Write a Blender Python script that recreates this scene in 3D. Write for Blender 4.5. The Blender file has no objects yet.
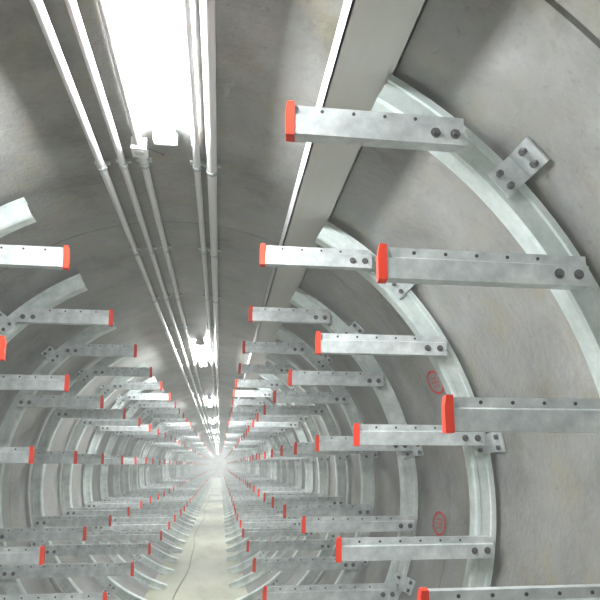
import bpy, bmesh, math, random
from mathutils import Vector
random.seed(4)
S = bpy.context.scene
H = 1.46            # camera height above the floor
CX, CZ = -0.23, H-0.15   # tunnel axis
RW = 1.43           # lining radius
RR = 1.40           # rib outer radius
Z0, SP, NR = 1.42, 1.03, 66
TEND = 72.0

# ---------------------------------------------------------------- materials
def mat(name, col, rough=0.5, metal=0.0, var=None, scale=6, bump=0.0, bscale=60, stretch=None):
    m = bpy.data.materials.new(name); m.use_nodes = True
    nt = m.node_tree; b = nt.nodes['Principled BSDF']
    b.inputs['Roughness'].default_value = rough
    b.inputs['Metallic'].default_value = metal
    b.inputs['Base Color'].default_value = (*col, 1)
    tc = nt.nodes.new('ShaderNodeTexCoord'); mp = nt.nodes.new('ShaderNodeMapping')
    nt.links.new(tc.outputs['Object'], mp.inputs['Vector'])
    if stretch: mp.inputs['Scale'].default_value = stretch
    if var:
        n = nt.nodes.new('ShaderNodeTexNoise'); n.inputs['Scale'].default_value = scale
        n.inputs['Detail'].default_value = 7; n.inputs['Roughness'].default_value = .62
        nt.links.new(mp.outputs[0], n.inputs['Vector'])
        r = nt.nodes.new('ShaderNodeValToRGB')
        els = r.color_ramp.elements
        els[0].position = .30; els[0].color = (*var[0], 1)
        els[1].position = .70; els[1].color = (*var[-1], 1)
        for i, c in enumerate(var[1:-1]):
            e = els.new(.30+.40*(i+1)/(len(var)-1)); e.color = (*c, 1)
        nt.links.new(n.outputs['Fac'], r.inputs[0]); nt.links.new(r.outputs[0], b.inputs['Base Color'])
    if bump:
        n2 = nt.nodes.new('ShaderNodeTexNoise'); n2.inputs['Scale'].default_value = bscale
        n2.inputs['Detail'].default_value = 5
        nt.links.new(mp.outputs[0], n2.inputs['Vector'])
        bp = nt.nodes.new('ShaderNodeBump'); bp.inputs['Strength'].default_value = bump
        bp.inputs['Distance'].default_value = .01
        nt.links.new(n2.outputs['Fac'], bp.inputs['Height']); nt.links.new(bp.outputs[0], b.inputs['Normal'])
    return m

concrete = mat('concrete', (.4,.4,.38), .40, 0, [(.15,.147,.135),(.25,.25,.238),(.30,.30,.288),(.40,.40,.385)], 2.2, .4, 40)
# yellowish-brown stains and fine dark speckle over the concrete
nt = concrete.node_tree
b = nt.nodes['Principled BSDF']
tc = nt.nodes.new('ShaderNodeTexCoord')
def overlay(scale, detail, lo, hi, fac, col, rough=.6):
    src = b.inputs['Base Color'].links[0].from_socket
    n = nt.nodes.new('ShaderNodeTexNoise'); n.inputs['Scale'].default_value=scale; n.inputs['Detail'].default_value=detail
    n.inputs['Roughness'].default_value=rough
    nt.links.new(tc.outputs['Object'], n.inputs['Vector'])
    r = nt.nodes.new('ShaderNodeValToRGB'); r.color_ramp.elements[0].position=lo; r.color_ramp.elements[1].position=hi
    r.color_ramp.elements[0].color=(0,0,0,1); r.color_ramp.elements[1].color=(fac,fac,fac,1)
    nt.links.new(n.outputs['Fac'], r.inputs[0])
    mx = nt.nodes.new('ShaderNodeMixRGB'); mx.inputs[2].default_value=(*col,1)
    nt.links.new(r.outputs[0], mx.inputs[0]); nt.links.new(src, mx.inputs[1]); nt.links.new(mx.outputs[0], b.inputs['Base Color'])
overlay(5.5,8,.50,.72,.5,(.30,.265,.15))
overlay(2.6,8,.55,.70,.35,(.12,.11,.09),.7)
overlay(38,4,.60,.74,.35,(.11,.10,.08))

floor_m = mat('floor_screed', (.55,.54,.42), .6, 0, [(.38,.385,.27),(.51,.515,.39),(.60,.60,.48)], 2.2, .25, 40, (1,.35,1))
galv = mat('galvanised_steel', (.6,.63,.62), .34, .4, [(.46,.50,.50),(.64,.68,.68),(.82,.86,.85)], 14, .05, 90)
ribm = mat('galvanised_rib', (.6,.63,.62), .38, .3, [(.48,.55,.53),(.66,.73,.705),(.84,.89,.87)], 9, .05, 90)
beam_m = mat('painted_duct', (.6,.6,.56), .5, .0, [(.62,.62,.58),(.74,.74,.69)], 3, .08, 40, (1,.2,1))
red = mat('red_plastic', (.88,.045,.012), .6)
red_hazed = mat('hazed_red_plastic', (.62,.30,.26), .7)  # paler red for distant caps: haze and glare put into the colour
dark = mat('dark_hole', (.07,.07,.07), .7)
boltm = mat('bolt_steel', (.16,.16,.16), .4, .6)
cable_m = mat('grey_cable', (.30,.30,.24), .6)
pipe_m = mat('white_conduit', (.85,.85,.85), .3)
lampw = mat('lamp_housing', (.85,.85,.85), .4)
stampm = mat('red_stamp_paint', (.6,.05,.04), .7)
tube_m = bpy.data.materials.new('lit_tube'); tube_m.use_nodes = True
tn = tube_m.node_tree; tn.nodes.clear()
em = tn.nodes.new('ShaderNodeEmission'); em.inputs[0].default_value=(.96,.985,1,1); em.inputs[1].default_value=190
o = tn.nodes.new('ShaderNodeOutputMaterial'); tn.links.new(em.outputs[0], o.inputs[0])

# ---------------------------------------------------------------- mesh helper
class MB:
    def __init__(s): s.v=[]; s.f=[]; s.m=[]; s.mats=[]
    def mi(s, m):
        if m not in s.mats: s.mats.append(m)
        return s.mats.index(m)
    def add(s, vs, fs, m):
        o=len(s.v); s.v += [tuple(x) for x in vs]; k=s.mi(m)
        for f in fs: s.f.append(tuple(o+i for i in f)); s.m.append(k)
    def box(s, c, d, m, T=None):
        vs=[(c[0]+sx*d[0]/2, c[1]+sy*d[1]/2, c[2]+sz*d[2]/2) for sx in(-1,1) for sy in(-1,1) for sz in(-1,1)]
        if T: vs=[T(v) for v in vs]
        s.add(vs,[(0,1,3,2),(4,6,7,5),(0,4,5,1),(2,3,7,6),(0,2,6,4),(1,5,7,3)],m)
    def cyl(s, a, b, r, m, n=10, T=None):
        a=Vector(a); b=Vector(b); d=(b-a).normalized()
        u=d.orthogonal().normalized(); w=d.cross(u)
        vs=[]
        for p in(a,b):
            for i in range(n):
                t=2*math.pi*i/n; vs.append(p+u*r*math.cos(t)+w*r*math.sin(t))
        if T: vs=[T(v) for v in vs]
        s.add(vs,[(i,(i+1)%n,n+(i+1)%n,n+i) for i in range(n)]+[tuple(range(n))[::-1],tuple(range(n,2*n))],m)
    def prism(s, loop0, loop1, m):
        n=len(loop0)
        s.add(list(loop0)+list(loop1),[(i,(i+1)%n,n+(i+1)%n,n+i) for i in range(n)]+[tuple(range(n))[::-1],tuple(range(n,2*n))],m)
    def mesh(s, name):
        me=bpy.data.meshes.new(name); me.from_pydata(s.v,[],s.f)
        for m in s.mats: me.materials.append(m)
        me.polygons.foreach_set('material_index', s.m)
        bm=bmesh.new(); bm.from_mesh(me); bmesh.ops.recalc_face_normals(bm, faces=bm.faces); bm.to_mesh(me); bm.free()
        me.update(); return me
    def obj(s, name, loc=(0,0,0), smooth=False):
        return put(name, s.mesh(name), loc, smooth)
def put(name, me, loc=(0,0,0), smooth=False):
    ob=bpy.data.objects.new(name, me); ob.location=loc; S.collection.objects.link(ob)
    if smooth:
        for p in me.polygons: p.use_smooth=True
    return ob

def sheet(poly, t):
    """closed loop outlining an open polyline bent from sheet of thickness t"""
    n=len(poly); off=[]
    for i,p in enumerate(poly):
        def nrm(a,b):
            dx,dy=b[0]-a[0],b[1]-a[1]; l=math.hypot(dx,dy); return (-dy/l,dx/l)
        ns=[]
        if i>0: ns.append(nrm(poly[i-1],p))
        if i<n-1: ns.append(nrm(p,poly[i+1]))
        if len(ns)==1: off.append((p[0]+ns[0][0]*t,p[1]+ns[0][1]*t))
        else:
            sx,sy=ns[0][0]+ns[1][0],ns[0][1]+ns[1][1]; k=t*2/(sx*sx+sy*sy)
            off.append((p[0]+sx*k,p[1]+sy*k))
    return list(poly)+off[::-1]

# ---------------------------------------------------------------- tunnel lining
joints=[]; d=3.1-2.06*3
while d<TEND: joints.append(d); d+=2.06
prof=[(-4.5,RW)]
for j in joints:
    if j>-4.3: prof += [(j-.011,RW),(j-.008,RW+.018),(j+.005,RW+.018),(j+.008,RW+.005),(j+.35,RW)]
prof.append((TEND,RW))
def lining(name,a0,a1,n):
    me=bpy.data.meshes.new(name); vs=[];fs=[]
    for (dd,r) in prof:
        for i in range(n+1):
            a=math.radians(a0+(a1-a0)*i/n)
            vs.append((CX+r*math.cos(a),dd,CZ+r*math.sin(a)))
    for k in range(len(prof)-1):
        for i in range(n):
            p=k*(n+1)+i; fs.append((p,p+n+1,p+n+2,p+1))
    me.from_pydata(vs,[],fs); me.materials.append(concrete)
    ob=put(name,me,smooth=True)
    me.set_sharp_from_angle(angle=math.radians(25))
    return ob
lining('wall_right',-68,58,60)
lining('ceiling',58,122,32)
lining('wall_left',122,248,60)
m=MB(); m.box((CX,(TEND-4.5)/2,-.05),(1.16,TEND+4.5,.10),floor_m)
fl=m.obj('floor')
for nm,y in(('wall_far',TEND),('wall_back',-4.5)):
    m=MB(); n=64
    m.prism([(CX+1.46*math.cos(2*math.pi*i/n),y,CZ+1.46*math.sin(2*math.pi*i/n)) for i in range(n)],
            [(CX+1.46*math.cos(2*math.pi*i/n),y+.1*(1 if y>0 else -1),CZ+1.46*math.sin(2*math.pi*i/n)) for i in range(n)],concrete)
    m.obj(nm)

# ---------------------------------------------------------------- steel ribs (swept channel) with wall cleats
WEB=.046  # depth of rib web behind bracket front
def rib_mesh():
    m=MB()
    profl=sheet([(RR-.004,.060),(RR-.004,0),(RR-.016,0),(RR-.020,.006),(RR-.066,.006),(RR-.070,0),(RR-.080,0),(RR-.084,.006),(RR-.084,.060)],.005)
    zmin=min(z for r,z in profl)
    for a0,a1 in((61,-74),(116,254)):
        n=48; loops=[]
        for i in range(n+1):
            a=math.radians(a0+(a1-a0)*i/n)
            loops.append([(r*math.cos(a),z-zmin+WEB,r*math.sin(a)) for r,z in profl])
        k=len(profl); vs=[p for l in loops for p in l]; fs=[]
        for i in range(n):
            for j in range(k):
                fs.append((i*k+j,i*k+(j+1)%k,(i+1)*k+(j+1)%k,(i+1)*k+j))
        fs+= [tuple(range(k)),tuple(range(n*k,n*k+k))[::-1]]
        m.add(vs,fs,ribm)
    for base in(43,10,-22,-52):
        for a in(base,180-base):
            t=math.radians(a); c,s_=math.cos(t),math.sin(t)
            def T(v):   # local: radial, depth, tangential
                return (v[0]*c-v[2]*s_, v[1]+WEB, v[0]*s_+v[2]*c)
            for sg,dz in((-1,-.001),(1,.068)):
                y0=dz+sg*.003
                m.box((RR-.026,y0,0),(.092,.006,.085),galv,T)
                m.box((RR+.022,y0+sg*.048,0),(.006,.10,.085),galv,T)
                for q in(-.022,.022):
                    m.cyl((RR+.006,y0+sg*.06,q),(RR+.02,y0+sg*.06,q),.011,boltm,6,T)
                    m.cyl((RR-.045,y0,q),(RR-.045,y0+sg*.014,q),.010,boltm,6,T)
    return m.mesh('steel_support_rib')
rm=rib_mesh()
for i in range(NR):
    put('steel_support_rib',rm,(CX,Z0+SP*i,CZ))
put('steel_support_rib',rm,(CX,Z0-SP,CZ)); put('steel_support_rib',rm,(CX,Z0-2*SP,CZ))

# ---------------------------------------------------------------- cable brackets
rows=[(.157,.89,1),(.395,.51,1),(.555,.125,1),(.475,-.335,1),(.257,-.71,1),
      (-.64,.84,-1),(-.86,.455,-1),(-1.02,.055,-1),(-.927,-.475,-1),(-.59,-.72,-1)]
def bracket_geo(m, L, sg, off=(0,0,0), redm=None):
    redm=redm or red
    ox,oy,oz=off
    pl=sheet([(.040,-.043),(0,-.043),(0,.012),(.010,.017),(.010,.043),(.040,.043)],-.004)
    A=[(ox+sg*.012,oy+z,oz+y) for z,y in pl]; B=[(ox+sg*L,oy+z,oz+y) for z,y in pl]
    m.prism(A,B,galv)
    # red end cap: square-cut sleeve, cut slightly back below mid height
    cp=[(.014,.047),(-.004,.047),(-.009,.020),(-.009,-.047),(.014,-.047)]
    m.prism([(ox+sg*x,oy-.003,oz+y) for x,y in cp],[(ox+sg*(x+.006),oy+.036,oz+y) for x,y in cp],redm)
    x=.09
    while x<L-.10:
        m.cyl((ox+sg*x,oy+.0085,oz+.030),(ox+sg*x,oy+.0105,oz+.030),.005,dark,8); x+=.085
    for q in(.03,.085):
        m.cyl((ox+sg*(L-q),oy-.010,oz-.012),(ox+sg*(L-q),oy+.002,oz-.012),.009,boltm,6)
        m.cyl((ox+sg*(L-q),oy-.002,oz-.012),(ox+sg*(L-q),oy+.001,oz-.012),.014,boltm,12)
far=MB()
for x,y,sg in rows:
    zr=y+H-CZ
    bx=CX+sg*math.sqrt((RR-.022)**2-(abs(zr)+.03)**2)
    L=abs(bx-x)
    m=MB(); bracket_geo(m,L,sg); me=m.mesh('cable_bracket')
    for i in range(-1,8):
        j=0 if i<4 else .006
        put('cable_bracket',me,(x+random.uniform(-j,j),Z0+SP*i,y+H+random.uniform(-j,j)))
    for i in range(8,NR):
        j=.014
        bracket_geo(far,L,sg,(x+random.uniform(-j,j),Z0+SP*i,y+H+random.uniform(-j,j)), red if i<12 else red_hazed)
far.obj('cable_bracket_array')

# ---------------------------------------------------------------- ceiling duct beam
m=MB()
bm0,bm1=-4.4,TEND
x0,x1,zb,zt=.287,.463,1.084+H,1.165+H
m.box(((x0+x1)/2,(bm0+bm1)/2,zb+.004),(x1-x0,bm1-bm0,.008),beam_m)
m.box((x0+.003,(bm0+bm1)/2,(zb+zt)/2),(.006,bm1-bm0,zt-zb),pipe_m)
m.box((x1-.003,(bm0+bm1)/2,(zb+zt)/2-.025),(.006,bm1-bm0,zt-zb-.05),beam_m)
m.obj('ceiling_cable_duct')

# ---------------------------------------------------------------- conduits
def cz_at(x,r): return CZ+math.sqrt(r*r-(x-CX)**2)
for x,rad in((-.515,.016),(-.43,.015),(-.345,.016),(-.125,.015),(-.062,.021)):
    m=MB(); z=cz_at(x,RW-rad-.012)
    m.cyl((x,-4.4,z),(x,TEND,z),rad,pipe_m,14)
    y=.35
    while y<40:
        m.cyl((x,y-.012,z),(x,y+.012,z),rad+.004,galv,14)
        m.box((x,y,z+rad+.004),(rad*2+.03,.022,.012),galv); y+=1.03
    ob=m.obj('ceiling_conduit',smooth=True); ob.data.set_sharp_from_angle(angle=math.radians(40))
m=MB(); x=-.345; z=cz_at(x,RW-.03)
m.box((x,2.27,z),(.06,.07,.05),lampw); m.cyl((x+.03,2.27,z),(x+.09,2.32,z+.002),.004,dark,8)
m.cyl((x,2.27,z-.026),(x,2.27,z-.024),.02,galv,12)
m.obj('junction_box')

# ---------------------------------------------------------------- fluorescent lamps
m=MB(); zt=CZ+RW
m.box((0,0,-.018),(.075,1.34,.034),lampw)
m.box((0,-.655,-.045),(.09,.03,.035),lampw); m.box((0,.655,-.045),(.09,.03,.035),lampw)
for q in(-.024,.024):
    m.cyl((q,-.64,-.056),(q,.64,-.056),.016,tube_m,8)
lm=m.mesh('fluorescent_lamp')
c=1.52-5.3
while c<TEND:
    put('fluorescent_lamp',lm,(CX-.005,c,zt)); c+=5.3

# ---------------------------------------------------------------- thin cable lying on the floor
m=MB(); pts=[]; y=-.5
while y<40:
    pts.append((CX-.22+.04*math.sin(y*.8)+.012*math.sin(y*2.3),y,.008)); y+=.2
for a,b_ in zip(pts,pts[1:]): m.cyl(a,b_,.007,cable_m,6)
m.obj('floor_cable')

# ---------------------------------------------------------------- red inspection stamps on lining
def stamp(yup,dep):
    m=MB(); z=yup+H; a0=math.asin((z-CZ)/RW)
    def P(u,v): # u along depth, v along arc
        a=a0+v/RW; r=RW-.0035; return (CX+r*math.cos(a),dep+u,CZ+r*math.sin(a))
    n=40
    for ro,ri in((1,.82),):
        vs=[];fs=[]
        for i in range(n):
            t=2*math.pi*i/n
            vs+= [P(.10*ro*math.cos(t),.065*ro*math.sin(t)),P(.10*ri*math.cos(t),.065*ri*math.sin(t))]
        for i in range(n):
            j=(i+1)%n; fs.append((2*i,2*j,2*j+1,2*i+1))
        m.add(vs,fs,stampm)
    for k,v in enumerate((.022,0,-.022)):
        w=.05 if k==1 else .036
        u=-w
        while u<w-.008:
            q=random.choice((.008,.012)); m.add([P(u,v-.006),P(u+q,v-.006),P(u+q,v+.006),P(u,v+.006)],[(0,1,2,3)],stampm); u+=q+.010
    m.obj('inspection_stamp')
stamp(.417,2.92); stamp(-.313,3.24)

# ---------------------------------------------------------------- world (hazy tunnel air, its lamp-lit glow added as volume emission), camera
w=bpy.data.worlds.new('world'); S.world=w; w.use_nodes=True
wn=w.node_tree
wn.nodes['Background'].inputs[0].default_value=(.8,.85,.9,1)
wn.nodes['Background'].inputs[1].default_value=.3
SIG=.011
ab=wn.nodes.new('ShaderNodeVolumeAbsorption'); ab.inputs['Color'].default_value=(0,0,0,1); ab.inputs['Density'].default_value=SIG
ev=wn.nodes.new('ShaderNodeEmission'); ev.inputs[0].default_value=(.95,1,.98,1); ev.inputs[1].default_value=SIG*1.0
ad=wn.nodes.new('ShaderNodeAddShader'); wn.links.new(ab.outputs[0],ad.inputs[0]); wn.links.new(ev.outputs[0],ad.inputs[1])
wn.links.new(ad.outputs[0], wn.nodes['World Output'].inputs['Volume'])
cd=bpy.data.cameras.new('camera'); cam=bpy.data.objects.new('camera',cd); S.collection.objects.link(cam)
cd.sensor_width=36; cd.lens=36; cd.shift_y=.1; cd.clip_start=.02; cd.clip_end=300
cam.location=(0,0,H); cam.rotation_euler=(math.radians(90+9.93),0,math.radians(-7.48))
S.camera=cam
S.view_settings.view_transform='Standard'
S.view_settings.look='None'
S.view_settings.exposure=.2
